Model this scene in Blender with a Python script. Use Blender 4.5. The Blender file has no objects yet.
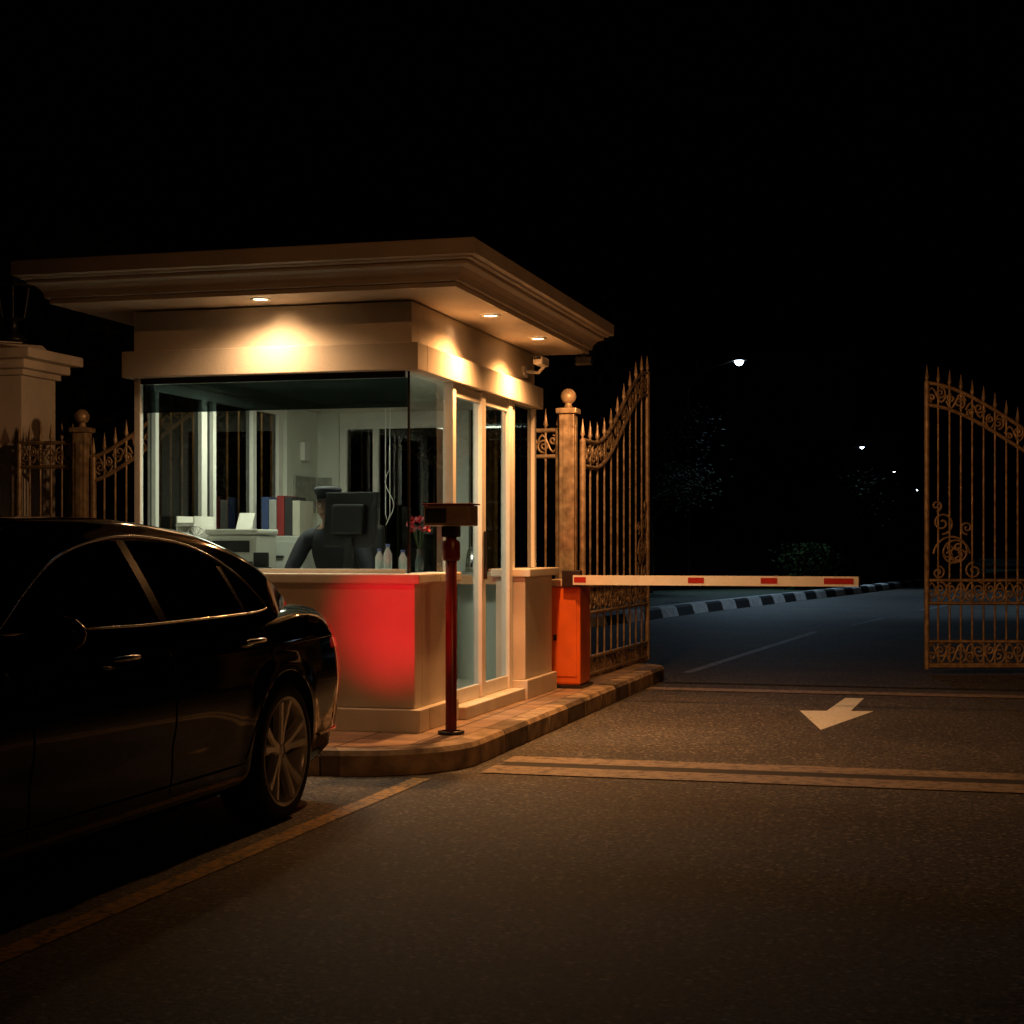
import bpy, bmesh, math, random
from mathutils import Vector, Matrix
random.seed(7)
S=bpy.context.scene
C=bpy.context.collection
rad=math.radians

# ------------------------------------------------------------------ helpers
def nt(name):
    m=bpy.data.materials.new(name); m.use_nodes=True
    n=m.node_tree; b=n.nodes['Principled BSDF']; return m,n,b
def mat(name,col,rough=.5,metal=0,var=.12,scale=8,bump=0,bscale=60,coat=0,spec=None,dirt=None,emis=None,es=0):
    m,n,b=nt(name)
    N=n.nodes; L=n.links
    b.inputs['Roughness'].default_value=rough
    b.inputs['Metallic'].default_value=metal
    if coat:
        b.inputs['Coat Weight'].default_value=coat; b.inputs['Coat Roughness'].default_value=.03
    if spec is not None: b.inputs['Specular IOR Level'].default_value=spec
    tc=N.new('ShaderNodeTexCoord')
    if var>0:
        t=N.new('ShaderNodeTexNoise'); t.inputs['Scale'].default_value=scale; t.inputs['Detail'].default_value=6
        L.new(tc.outputs['Object'],t.inputs['Vector'])
        r=N.new('ShaderNodeValToRGB')
        r.color_ramp.elements[0].position=.3; r.color_ramp.elements[1].position=.7
        c0=[c*(1-var) for c in col]; c1=[min(1,c*(1+var)) for c in col]
        if dirt: c0=list(dirt)
        r.color_ramp.elements[0].color=(*c0,1); r.color_ramp.elements[1].color=(*c1,1)
        L.new(t.outputs['Fac'],r.inputs['Fac']); L.new(r.outputs['Color'],b.inputs['Base Color'])
    else: b.inputs['Base Color'].default_value=(*col,1)
    if bump:
        t2=N.new('ShaderNodeTexNoise'); t2.inputs['Scale'].default_value=bscale; t2.inputs['Detail'].default_value=4
        L.new(tc.outputs['Object'],t2.inputs['Vector'])
        bp=N.new('ShaderNodeBump'); bp.inputs['Strength'].default_value=bump; bp.inputs['Distance'].default_value=.01
        L.new(t2.outputs['Fac'],bp.inputs['Height']); L.new(bp.outputs['Normal'],b.inputs['Normal'])
    if emis:
        b.inputs['Emission Color'].default_value=(*emis,1); b.inputs['Emission Strength'].default_value=es
    return m
def glassmat(name,tint=(.8,.88,.85),refl=1.0):
    m=bpy.data.materials.new(name); m.use_nodes=True; n=m.node_tree; N=n.nodes; L=n.links; N.clear()
    o=N.new('ShaderNodeOutputMaterial'); tr=N.new('ShaderNodeBsdfTransparent'); tr.inputs[0].default_value=(*tint,1)
    gl=N.new('ShaderNodeBsdfGlossy'); gl.inputs['Roughness'].default_value=.01; gl.inputs[0].default_value=(refl,refl,refl,1)
    fr=N.new('ShaderNodeFresnel'); fr.inputs[0].default_value=1.5
    mx=N.new('ShaderNodeMixShader'); L.new(fr.outputs[0],mx.inputs[0]); L.new(tr.outputs[0],mx.inputs[1]); L.new(gl.outputs[0],mx.inputs[2])
    L.new(mx.outputs[0],o.inputs[0]); return m
def empty(name,loc=(0,0,0)):
    e=bpy.data.objects.new(name,None); C.objects.link(e); e.location=loc; return e
def link(o,m,parent=None):
    C.objects.link(o)
    if m:
        if isinstance(m,(list,tuple)):
            for k in m:o.data.materials.append(k)
        else:o.data.materials.append(m)
    if parent:
        o.parent=parent; o.matrix_parent_inverse=Matrix.Translation(parent.location).inverted()
    return o
def box(name,x0,x1,y0,y1,z0,z1,m,parent=None,bev=0):
    me=bpy.data.meshes.new(name); bm=bmesh.new()
    vs=[bm.verts.new((x,y,z)) for x in (x0,x1) for y in (y0,y1) for z in (z0,z1)]
    for f in ((0,1,3,2),(4,6,7,5),(0,4,5,1),(2,3,7,6),(0,2,6,4),(1,5,7,3)): bm.faces.new([vs[i] for i in f])
    bmesh.ops.recalc_face_normals(bm,faces=bm.faces)
    if bev: bmesh.ops.bevel(bm,geom=bm.edges[:],offset=bev,segments=2,affect='EDGES',profile=.6)
    bm.to_mesh(me); bm.free()
    return link(bpy.data.objects.new(name,me),m,parent)
def mesh(name,verts,faces,m,parent=None,smooth=False,mi=None):
    me=bpy.data.meshes.new(name); me.from_pydata([tuple(v) for v in verts],[],faces)
    if mi: me.polygons.foreach_set('material_index',mi)
    if smooth: me.polygons.foreach_set('use_smooth',[True]*len(me.polygons))
    me.update()
    return link(bpy.data.objects.new(name,me),m,parent)
def lathe(name,prof,m,parent=None,origin=(0,0,0),axis='Z',seg=32,smooth=True):
    vs=[];fs=[]
    for i in range(seg):
        a=2*math.pi*i/seg
        for r,h in prof:
            if axis=='Z': p=(r*math.cos(a),r*math.sin(a),h)
            else: p=(h,r*math.cos(a),r*math.sin(a))
            vs.append(Vector(p)+Vector(origin))
    n=len(prof)
    for i in range(seg):
        j=(i+1)%seg
        for k in range(n-1): fs.append((i*n+k,j*n+k,j*n+k+1,i*n+k+1))
    o=mesh(name,vs,fs,m,parent,smooth)
    bm=bmesh.new(); bm.from_mesh(o.data); bmesh.ops.remove_doubles(bm,verts=bm.verts,dist=1e-5); bmesh.ops.recalc_face_normals(bm,faces=bm.faces); bm.to_mesh(o.data); bm.free()
    return o
def tubes(name,lines,r,m,parent=None,res=3):
    cu=bpy.data.curves.new(name,'CURVE'); cu.dimensions='3D'; cu.bevel_depth=r; cu.bevel_resolution=res; cu.use_fill_caps=True
    for ln in lines:
        rr=None
        if isinstance(ln,tuple): ln,rr=ln
        sp=cu.splines.new('POLY'); sp.points.add(len(ln)-1)
        for i,p in enumerate(ln):
            sp.points[i].co=(*p,1)
            if rr: sp.points[i].radius=rr[i]
    return link(bpy.data.objects.new(name,cu),m,parent)
def spot(name,loc,target,energy,col,size,blend,r=.05,parent=None):
    l=bpy.data.lights.new(name,'SPOT'); l.energy=energy; l.color=col; l.spot_size=rad(size); l.spot_blend=blend; l.shadow_soft_size=r
    o=bpy.data.objects.new(name,l); C.objects.link(o); o.location=loc
    o.rotation_euler=(Vector(target)-Vector(loc)).to_track_quat('-Z','Y').to_euler()
    if parent: o.parent=parent; o.matrix_parent_inverse=Matrix.Translation(parent.location).inverted()
    return o
def interp(tab,x):
    if x<=tab[0][0]: return tab[0][1]
    if x>=tab[-1][0]: return tab[-1][1]
    for i in range(len(tab)-1):
        if tab[i][0]<=x<=tab[i+1][0]: break
    x0,y0=tab[i];x1,y1=tab[i+1]; h=x1-x0
    d=(y1-y0)/h
    dl=(y0-tab[i-1][1])/(x0-tab[i-1][0]) if i>0 else d
    dr=(tab[i+2][1]-y1)/(tab[i+2][0]-x1) if i+2<len(tab) else d
    m0=0 if dl*d<=0 else 2*dl*d/(dl+d); m1=0 if dr*d<=0 else 2*dr*d/(dr+d)
    t=(x-x0)/h
    return (2*t**3-3*t*t+1)*y0+(t**3-2*t*t+t)*h*m0+(-2*t**3+3*t*t)*y1+(t**3-t*t)*h*m1

# ------------------------------------------------------------------ materials
def asphalt(name,base=.05):
    m,n,b=nt(name); N=n.nodes;L=n.links
    tc=N.new('ShaderNodeTexCoord')
    big=N.new('ShaderNodeTexNoise'); big.inputs['Scale'].default_value=.7; big.inputs['Detail'].default_value=8; big.inputs['Roughness'].default_value=.65
    fn=N.new('ShaderNodeTexNoise'); fn.inputs['Scale'].default_value=38; fn.inputs['Detail'].default_value=5; fn.inputs['Roughness'].default_value=.9
    vo=N.new('ShaderNodeTexVoronoi'); vo.inputs['Scale'].default_value=60
    for t in (big,fn,vo): L.new(tc.outputs['Object'],t.inputs['Vector'])
    r1=N.new('ShaderNodeValToRGB'); r1.color_ramp.elements[0].position=.3; r1.color_ramp.elements[1].position=.72
    r1.color_ramp.elements[0].color=(base*.7,base*.62,base*.55,1); r1.color_ramp.elements[1].color=(base*1.3,base*1.14,base*1.0,1)
    L.new(big.outputs['Fac'],r1.inputs['Fac'])
    r2=N.new('ShaderNodeValToRGB'); r2.color_ramp.elements[0].position=.42; r2.color_ramp.elements[1].position=.60
    r2.color_ramp.elements[0].color=(.15,.15,.15,1); r2.color_ramp.elements[1].color=(2.7,2.6,2.5,1)
    L.new(fn.outputs['Fac'],r2.inputs['Fac'])
    mx=N.new('ShaderNodeMix'); mx.data_type='RGBA'; mx.blend_type='MULTIPLY'; mx.inputs[0].default_value=1
    L.new(r1.outputs[0],mx.inputs[6]); L.new(r2.outputs[0],mx.inputs[7])
    sp=N.new('ShaderNodeSeparateColor'); L.new(vo.outputs['Color'],sp.inputs[0])
    rs=N.new('ShaderNodeValToRGB'); rs.color_ramp.interpolation='CONSTANT'; rs.color_ramp.elements[0].color=(0,0,0,1); rs.color_ramp.elements[1].position=.95; rs.color_ramp.elements[1].color=(1,1,1,1)
    L.new(sp.outputs[0],rs.inputs['Fac'])
    m3=N.new('ShaderNodeMix'); m3.data_type='RGBA'; L.new(rs.outputs[0],m3.inputs[0]); L.new(mx.outputs[2],m3.inputs[6]); m3.inputs[7].default_value=(base*4.2,base*3.8,base*3.3,1)
    cr=N.new('ShaderNodeTexVoronoi'); cr.feature='DISTANCE_TO_EDGE'; cr.inputs['Scale'].default_value=.45
    wn=N.new('ShaderNodeTexNoise'); wn.inputs['Scale'].default_value=2.0; wn.inputs['Detail'].default_value=6
    L.new(tc.outputs['Object'],wn.inputs['Vector'])
    vm=N.new('ShaderNodeMix'); vm.data_type='VECTOR'; vm.inputs[0].default_value=.25
    L.new(tc.outputs['Object'],vm.inputs[4]); L.new(wn.outputs['Color'],vm.inputs[5]); L.new(vm.outputs[1],cr.inputs['Vector'])
    rc=N.new('ShaderNodeValToRGB'); rc.color_ramp.elements[0].color=(.45,.45,.45,1); rc.color_ramp.elements[1].position=.005; rc.color_ramp.elements[1].color=(1,1,1,1)
    L.new(cr.outputs['Distance'],rc.inputs['Fac'])
    m2=N.new('ShaderNodeMix'); m2.data_type='RGBA'; m2.blend_type='MULTIPLY'; m2.inputs[0].default_value=.6
    L.new(m3.outputs[2],m2.inputs[6]); L.new(rc.outputs[0],m2.inputs[7]); L.new(m2.outputs[2],b.inputs['Base Color'])
    bp=N.new('ShaderNodeBump'); bp.inputs['Strength'].default_value=1.0; bp.inputs['Distance'].default_value=.007
    L.new(fn.outputs['Fac'],bp.inputs['Height']); L.new(bp.outputs['Normal'],b.inputs['Normal'])
    b.inputs['Roughness'].default_value=.7; b.inputs['Specular IOR Level'].default_value=.35
    return m
M_asph=asphalt('asphalt',.07)
M_grass=mat('grass',(.03,.045,.02),.9,var=.5,scale=3,bump=.8,bscale=40)
def worn(name,col,under=(.06,.055,.05),thr=.42,sc=25):
    m,n,b=nt(name);N=n.nodes;L=n.links
    tc=N.new('ShaderNodeTexCoord'); t=N.new('ShaderNodeTexNoise'); t.inputs['Scale'].default_value=sc; t.inputs['Detail'].default_value=9; t.inputs['Roughness'].default_value=.7
    L.new(tc.outputs['Object'],t.inputs['Vector'])
    r=N.new('ShaderNodeValToRGB'); r.color_ramp.elements[0].position=thr-.06; r.color_ramp.elements[0].color=(*under,1)
    r.color_ramp.elements[1].position=thr+.08; r.color_ramp.elements[1].color=(*col,1)
    L.new(t.outputs['Fac'],r.inputs['Fac']); L.new(r.outputs[0],b.inputs['Base Color']); b.inputs['Roughness'].default_value=.65
    return m
M_yel=worn('yellow_paint',(.52,.28,.025),thr=.46); M_wht=worn('white_paint_worn',(.85,.84,.80),(.38,.36,.33),thr=.38)
M_lane=worn('lane_paint_far',(.38,.38,.38),thr=.47)
M_strip=worn('concrete_strip',(.34,.255,.175),(.12,.09,.065),.45,14)
M_stucco=mat('cream_stucco',(.66,.60,.52),.7,var=.09,scale=3,bump=.25,bscale=120)
M_roof=mat('painted_cornice',(.5,.44,.38),.6,var=.14,scale=2.5,bump=.1,bscale=60)
M_wall_in=mat('interior_wall',(.68,.69,.62),.7,var=.04,scale=2)
M_frame=mat('white_aluminium',(.78,.75,.70),.35,var=.05)
M_dark=mat('dark_plastic',(.012,.012,.013),.4,var=.2)
M_black=mat('matte_black',(.004,.004,.004),.8,var=0)
M_glass=glassmat('window_glass',(.76,.86,.82))
M_tint=glassmat('tinted_glass',(.06,.08,.08))
M_sun=glassmat('sun_strip_film',(.05,.07,.07))
def tilemat():
    m,n,b=nt('island_tiles');N=n.nodes;L=n.links
    tc=N.new('ShaderNodeTexCoord'); t=N.new('ShaderNodeTexBrick'); t.inputs['Scale'].default_value=1; t.inputs['Brick Width'].default_value=.4; t.inputs['Row Height'].default_value=.4; t.offset=0
    t.inputs['Mortar Size'].default_value=.010; t.inputs['Color1'].default_value=(.50,.33,.23,1); t.inputs['Color2'].default_value=(.36,.25,.18,1); t.inputs['Mortar'].default_value=(.1,.07,.05,1)
    L.new(tc.outputs['Object'],t.inputs['Vector']); 
    ns=N.new('ShaderNodeTexNoise'); ns.inputs['Scale'].default_value=5; ns.inputs['Detail'].default_value=8; L.new(tc.outputs['Object'],ns.inputs['Vector'])
    r=N.new('ShaderNodeValToRGB'); r.color_ramp.elements[0].position=.3;r.color_ramp.elements[0].color=(.55,.55,.55,1); r.color_ramp.elements[1].position=.65
    L.new(ns.outputs['Fac'],r.inputs['Fac'])
    mx=N.new('ShaderNodeMix'); mx.data_type='RGBA'; mx.blend_type='MULTIPLY'; mx.inputs[0].default_value=1
    L.new(t.outputs['Color'],mx.inputs[6]); L.new(r.outputs[0],mx.inputs[7]); L.new(mx.outputs[2],b.inputs['Base Color']); b.inputs['Roughness'].default_value=.5
    return m
M_tile=tilemat()
M_kerb=mat('kerb_concrete',(.44,.32,.21),.75,var=.3,scale=6,bump=.4,bscale=50,dirt=(.15,.11,.075))
M_kerbd=mat('kerb_concrete_stained',(.20,.15,.105),.75,var=.3,scale=6,bump=.3,dirt=(.08,.06,.045))
M_joint=mat('dark_groove',(.03,.025,.02),.8,var=.2)
M_kerbw=mat('kerb_white',(.75,.75,.73),.7,var=.25,scale=6); M_kerbb=mat('kerb_black',(.04,.04,.04),.6,var=.3)
M_gate=mat('bronze_gold_iron',(.42,.30,.18),.42,metal=.3,var=.3,scale=14,dirt=(.19,.12,.065))
M_red=mat('dark_red_post',(.16,.018,.014),.35,var=.2)
M_boomw=mat('boom_white',(.8,.78,.74),.4,var=.06); M_boomr=mat('boom_red',(.42,.02,.015),.4,var=.1)
M_orange=mat('orange_housing',(.72,.14,.02),.4,var=.15,scale=5)
M_paint=mat('black_car_paint',(.002,.002,.0024),.06,var=0,spec=.42)
M_cglass=mat('car_glass',(.001,.001,.0012),.02,var=0,spec=.4)
M_chrome=mat('chrome',(.75,.72,.68),.18,metal=1,var=0)
M_rim=mat('alloy_rim',(.78,.75,.72),.3,metal=.3,var=.05)
M_tyre=mat('tyre_rubber',(.012,.012,.012),.7,var=.2,scale=20)
M_tail=mat('tail_lamp_lens',(.25,.005,.004),.12,var=0,coat=1,emis=(1,.02,.01),es=.10)
M_pole=mat('painted_pole',(.014,.014,.016),.75,metal=0,var=.15,spec=.1)
M_disc=mat('brake_steel',(.1,.1,.1),.5,metal=.5,var=.15)
M_down=mat('downlight_lens',(1,.8,.5),.4,var=0,emis=(1,.72,.38),es=14)
M_led=mat('led_lens',(1,1,1),.4,var=0,emis=(.66,.85,1),es=22)
M_bark=mat('bark',(.05,.04,.03),.9,var=.3,bump=.5)
M_gblack=mat('gloss_black',(.006,.006,.006),.2,var=0)
def leafm(name,k):
    m,n,b=nt(name);N=n.nodes;L=n.links
    g=N.new('ShaderNodeNewGeometry'); r=N.new('ShaderNodeValToRGB'); r.color_ramp.elements[0].color=(.018*k,.036*k,.012*k,1); r.color_ramp.elements[1].color=(.06*k,.10*k,.03*k,1)
    L.new(g.outputs['Random Per Island'],r.inputs['Fac']); L.new(r.outputs[0],b.inputs['Base Color']); b.inputs['Roughness'].default_value=.9; b.inputs['Specular IOR Level'].default_value=.05
    return m
M_leaf=leafm('leaves',1.0); M_leafd=leafm('dark_leaves',.42)

# ------------------------------------------------------------------ ground
mesh('ground',[(-400,-60,0),(400,-60,0),(400,600,0),(-400,600,0)],[(0,1,2,3)],M_grass)
kerbL=[(-6.6,18.2),(-6.3,22),(-5.9,26),(-5.45,29.3),(-4.95,33),(-4.4,36.5),(-3.7,41),(-2.95,45.4),(-2.1,51),(-1.2,57),(.3,66),(2.6,78),(6,92),(11,108)]
def smooth_poly(p,n=6):
    out=[]
    for i in range(len(p)-1):
        p0=Vector(p[max(i-1,0)]);p1=Vector(p[i]);p2=Vector(p[i+1]);p3=Vector(p[min(i+2,len(p)-1)])
        for k in range(n):
            t=k/n
            out.append(.5*((2*p1)+(-p0+p2)*t+(2*p0-5*p1+4*p2-p3)*t*t+(-p0+3*p1-3*p2+p3)*t**3))
    out.append(Vector(p[-1])); return out
kl=smooth_poly(kerbL)
W=11.5
road_v=[];road_f=[]
for p in kl: road_v+= [(p.x,p.y,.004),(p.x+W,p.y+1.0,.004)]
for i in range(len(kl)-1): road_f.append((2*i,2*i+1,2*i+3,2*i+2))
n0=len(road_v)
road_v+=[(-40,-30,.004),(40,-30,.004),(40,18.2,.004),(-6.6+W,19.2,.004),(-6.6,18.2,.004),(-40,18.2,.004)]
road_f.append(tuple(range(n0,n0+6)))
mesh('road',road_v,road_f,M_asph)
ke=empty('striped_kerb')
dist=[0]
for i in range(len(kl)-1): dist.append(dist[-1]+(kl[i+1]-kl[i]).length)
def at(dv):
    for i in range(len(kl)-1):
        if dist[i+1]>=dv: return kl[i].lerp(kl[i+1],(dv-dist[i])/(dist[i+1]-dist[i]))
    return kl[-1]
dv=0;k=0
vw=[[],[]];fw=[[],[]]
while dv<dist[-1]-1:
    a=at(dv);b=at(dv+.97); t=(b-a).normalized(); nn=Vector((-t.y,t.x))
    V=vw[k%2];F=fw[k%2]; n=len(V)
    for p in (a,b):
        for o_,z in ((0,0),(.05,.16),(.10,.20),(.32,.20),(.34,0)):
            q=p+nn*o_; V.append((q.x,q.y,z))
    for j in range(4): F.append((n+j,n+5+j,n+6+j,n+1+j))
    F+=[(n,n+1,n+2,n+3,n+4),(n+9,n+8,n+7,n+6,n+5)]
    dv+=1.0;k+=1
mesh('kerb_white_blocks',vw[0],fw[0],M_kerbw,ke); mesh('kerb_black_blocks',vw[1],fw[1],M_kerbb,ke)
mk=empty('road_markings')
def flat(name,pts,m,z=.008,par=mk): return mesh(name,[(x,y,z) for x,y in pts],[tuple(range(len(pts)))],m,par)
flat('yellow_line',[(-3.16,-5),(-3.05,-5),(-2.95,9.02),(-3.06,9.02)],M_yel)
flat('lane_line',[(-2.86,17.2),(-2.75,17.2),(-2.15,25.9),(-2.26,25.9)],M_lane)
def cx(y):
    for i in range(len(kl)-1):
        if kl[i].y<=y<=kl[i+1].y: return kl[i].x+(kl[i+1].x-kl[i].x)*(y-kl[i].y)/(kl[i+1].y-kl[i].y)
    return kl[-1].x
y=28
while y<90:
    flat('lane_dash',[(cx(y)+3.75,y),(cx(y)+3.87,y),(cx(y+3)+3.87,y+3),(cx(y+3)+3.75,y+3)],M_lane); y+=7
flat('arrow_head',[(-1.0,12.15),(-.70,13.62),(-1.28,13.52)],M_wht)
flat('arrow_stem',[(-1.07,13.5),(-.88,13.52),(-.84,14.75),(-1.0,14.75)],M_wht,.0085)
st=empty('drain_strip')
flat('strip_front',[(-2.75,9.33),(14,9.33),(14,9.66),(-2.75,9.66)],M_strip,.010,st)
flat('strip_gap',[(-2.72,9.663),(14,9.663),(14,9.84),(-2.72,9.84)],M_joint,.009,st)
flat('strip_back',[(-2.75,9.843),(14,9.843),(14,10.12),(-2.75,10.12)],M_strip,.010,st)
flat('gate_strip',[(-2.85,15.1),(14,15.1),(14,15.38),(-2.85,15.38)],M_strip,.010,st)
flat('gate_track',[(-2.85,15.9),(14,15.9),(14,16.0),(-2.85,16.0)],M_joint,.010,st)
flat('asphalt_patch',[(1.2,5.2),(2.6,5.25),(2.55,6.6),(1.15,6.5)],asphalt('asphalt_patch',.055),.0065)
isl=empty('traffic_island')
def island_outline(off):
    x1=-2.87-off; y0=9.0+off; y1=16.5-off; x0=-12+off; r=.75-off*.5
    pts=[(x0,y0)]
    for i in range(11):
        a=-math.pi/2+math.pi/2*i/10; pts.append((x1-r+r*math.cos(a),y0+r+r*math.sin(a)))
    for i in range(9):
        a=math.pi/2*i/8; pts.append((x1-.3+.3*math.cos(a),y1-.3+.3*math.sin(a)))
    pts.append((x0,y1)); return pts
o0=island_outline(0);o1=island_outline(.02);o2=island_outline(.16)
mesh('paving',[(x,y,.152) for x,y in o2],[tuple(range(len(o2)))],M_tile,isl)
def resample(out,n_per=.6):
    P=[Vector(p) for p in out]; res=[]
    for i in range(len(P)-1):
        L=(P[i+1]-P[i]).length; n=max(1,round(L/n_per))
        for k in range(n): res.append((i,k/n))
    res.append((len(P)-2,1.0)); return res
rs=resample(o0)
def pt(out,ik):
    i,t=ik; a=Vector(out[i]);b=Vector(out[i+1]); return a.lerp(b,t)
for nm,mm,par in (('kerb_stones',M_kerb,0),('kerb_stones_stained',M_kerbd,1)):
    V=[];F=[];acc=0
    for j in range(len(rs)-1):
        a0=pt(o0,rs[j]);b0=pt(o0,rs[j+1])
        L=(b0-a0).length
        blk=int(acc/.6+1e-6); acc+=L
        isd=(blk%3==1)
        if isd!=(par==1): continue
        a1=pt(o1,rs[j]);b1=pt(o1,rs[j+1]);a2=pt(o2,rs[j]);b2=pt(o2,rs[j+1])
        e=(b0-a0).normalized()*(.009 if L>.3 else 0)
        n=len(V)
        for p,z in ((a0+e,0),(a0+e,.12),(a1+e,.148),(a2+e,.15),(b0-e,0),(b0-e,.12),(b1-e,.148),(b2-e,.15)): V.append((p.x,p.y,z))
        F+=[(n,n+4,n+5,n+1),(n+1,n+5,n+6,n+2),(n+2,n+6,n+7,n+3),(n,n+1,n+2,n+3),(n+4,n+7,n+6,n+5)]
    mesh(nm,V,F,mm,isl)
mesh('kerb_bed',[(x,y,z) for z in (0,.11) for x,y in island_outline(.03)],[tuple(range(len(o0),2*len(o0)))]+[(i,i+1,len(o0)+i+1,len(o0)+i) for i in range(len(o0)-1)],M_joint,isl)

# ------------------------------------------------------------------ guard booth
B=empty('guard_booth',(-4.4,11.6,.15))
XR,XL,YF,YB=-3.38,-5.41,10.0,13.2
ZS=.152; ZT=2.468
box('floor_slab',XL+.06,XR-.06,YF+.06,YB-.06,ZS,.24,M_stucco,B)
def band(name,z0,z1,off,m,t=.16,parts=None,bev=.006):
    a,b,c,d=XL-off,XR+off,YF-off,YB+off
    return [box(name+'_front',a,b,c,c+t,z0,z1,m,B,bev),box(name+'_back',a,b,d-t,d,z0,z1,m,B,bev),
     box(name+'_left',a,a+t,c+t+.001,d-t-.001,z0,z1,m,B,bev),box(name+'_right',b-t,b,c+t+.001,d-t-.001,z0,z1,m,B,bev)]
box('plinth_front',XL-.05,XR+.05,YF-.05,YF+.15,ZS,.30,M_stucco,B,.008)
box('wall_front',XL,XR,YF,YF+.15,.302,1.10,M_stucco,B,.008)
box('counter_ledge_front',XL-.05,XR+.06,YF-.09,YF+.36,1.102,1.165,M_stucco,B,.01)
box('plinth_side',XR-.16,XR+.05,YF+.152,10.80,ZS,.30,M_stucco,B,.008)
box('wall_side',XR-.15,XR-.001,YF+.152,10.80,.302,1.10,M_stucco,B,.006)
box('ledge_side',XR-.18,XR+.06,YF+.362,10.83,1.102,1.165,M_stucco,B,.01)
box('plinth_rear_pier',XR-.17,XR+.12,12.38,13.34,ZS,.30,M_stucco,B,.008)
box('rear_pier',XR-.15,XR+.09,12.42,13.28,.302,1.10,M_stucco,B,.008)
box('rear_pier_cap',XR-.18,XR+.14,12.38,13.34,1.102,1.165,M_stucco,B,.01)
box('door_step',XR-.10,XR+.10,10.803,12.377,ZS,.24,M_stucco,B,.008)
box('wall_left',XL,XL+.12,YF+.152,YB-.13,ZS,1.10,M_stucco,B)
box('wall_left_solid',XL,XL+.12,12.42,YB-.13,1.103,2.50,M_wall_in,B)
box('wall_rear_a',XL,-5.10,YB-.12,YB,ZS,2.50,M_wall_in,B)
box('wall_rear_b',-4.12,XR,YB-.12,YB,ZS,1.10,M_wall_in,B)
box('wall_rear_c',-4.12,-3.95,YB-.12,YB,1.103,2.50,M_wall_in,B)
box('ceiling',XL+.05,XR-.05,YF+.05,YB-.05,2.54,2.58,M_wall_in,B)
band('fascia_trim',ZT+.002,2.645,.03,M_stucco,.2)
band('fascia_wall',2.647,2.915,-.03,M_stucco,.14,bev=.004)
prof=[(.40,2.925),(.40,2.957),(.425,2.960),(.425,2.985),(.435,3.005),(.465,3.035),(.505,3.048),(.505,3.07),(.535,3.073),(.545,3.085),(.575,3.092),(.575,3.18),(.56,3.19)]
V=[];F=[]
def loop(off,z):
    a,b,c,d=XL-off+.05,XR+off,YF-off,YB+off-.30
    return [(a,c,z),(b,c,z),(b,d,z),(a,d,z)]
for off,z in prof: V+=loop(off,z)
for i in range(len(prof)-1):
    for k in range(4):
        F.append((4*i+k,4*i+(k+1)%4,4*i+4+(k+1)%4,4*i+4+k))
F.append((3,2,1,0)); n=4*(len(prof)-1); F.append((n,n+1,n+2,n+3))
ro=mesh('roof_cornice',V,F,M_roof,B)
dl=[(-4.33,9.74),(-3.12,10.85),(-3.12,12.15)]
for i,(x,y) in enumerate(dl):
    lathe('downlight_trim',[(.045,2.918),(.065,2.912),(.07,2.9235)],M_frame,B,(x,y,0),seg=24)
    lathe('downlight_lens',[(0,2.919),(.045,2.919)],M_down,B,(x,y,0),seg=24)
WARM=(1,.44,.14)
WW=(1,.57,.27)
spot('downlight_front',(-4.33,9.74,2.90),(-4.30,9.70,0),75,WW,156,1,.05,B)
spot('downlight_front_core',(-4.33,9.80,2.905),(-4.28,10.02,2.70),3.2,WW,80,1,.03,B)
spot('downlight_side',(-3.12,10.85,2.90),(-2.85,10.5,0),260,WARM,150,1,.05,B)
spot('downlight_side_core',(-3.18,10.85,2.905),(-3.40,10.88,2.70),2.2,WW,80,1,.03,B)
spot('downlight_side_b',(-3.12,12.15,2.90),(-2.75,12.2,0),270,WARM,150,1,.05,B)
def vpost(name,x,y,z0=1.167,z1=ZT,w=.045,m=M_frame): box(name,x-w/2,x+w/2,y-w/2,y+w/2,z0,z1,m,B,.004)
GY=YF+.06; GX=XR-.06
vpost('window_post_left',XL+.05,GY)
box('window_sill_frame',XL+.075,GX-.02,GY-.02,GY+.02,1.167,1.195,M_frame,B,.003)
box('window_head_frame',XL+.075,GX-.02,GY-.02,GY+.02,2.43,ZT,M_dark,B,.003)
box('corner_joint',GX-.007,GX+.007,GY-.007,GY+.007,1.167,ZT,M_dark,B)
mesh('front_glass',[(XL+.075,GY,1.195),(GX-.012,GY,1.195),(GX-.012,GY,2.43),(XL+.075,GY,2.43)],[(0,1,2,3)],M_glass,B)
mesh('sun_strip',[(XL+.075,GY+.03,2.24),(GX-.02,GY+.03,2.24),(GX-.02,GY+.03,2.43),(XL+.075,GY+.03,2.43)],[(0,1,2,3)],M_sun,B)
mesh('side_glass',[(GX,GY+.012,1.167),(GX,10.82,1.167),(GX,10.82,ZT),(GX,GY+.012,ZT)],[(0,1,2,3)],M_glass,B)
dx=XR-.03
for nm,yy,w in (('door_jamb_a',10.86,.07),('door_stile_mid',11.58,.10),('door_jamb_b',12.33,.09)):
    box(nm,dx-.04,dx+.03,yy-w/2,yy+w/2,.242,ZT,M_frame,B,.004)
for nm,a,b in (('panel_a',10.896,11.529),('panel_b',11.631,12.284)):
    box(nm+'_bottom_rail',dx-.025,dx+.015,a,b,.243,.34,M_frame,B,.004)
    box(nm+'_top_rail',dx-.025,dx+.015,a,b,2.38,ZT-.001,M_frame,B,.004)
    mesh(nm+'_glass',[(dx,a,.34),(dx,b,.34),(dx,b,2.38),(dx,a,2.38)],[(0,1,2,3)],M_glass,B)
box('door_handle',dx+.031,dx+.05,11.56,11.6,1.1,1.45,M_dark,B,.004)
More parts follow.
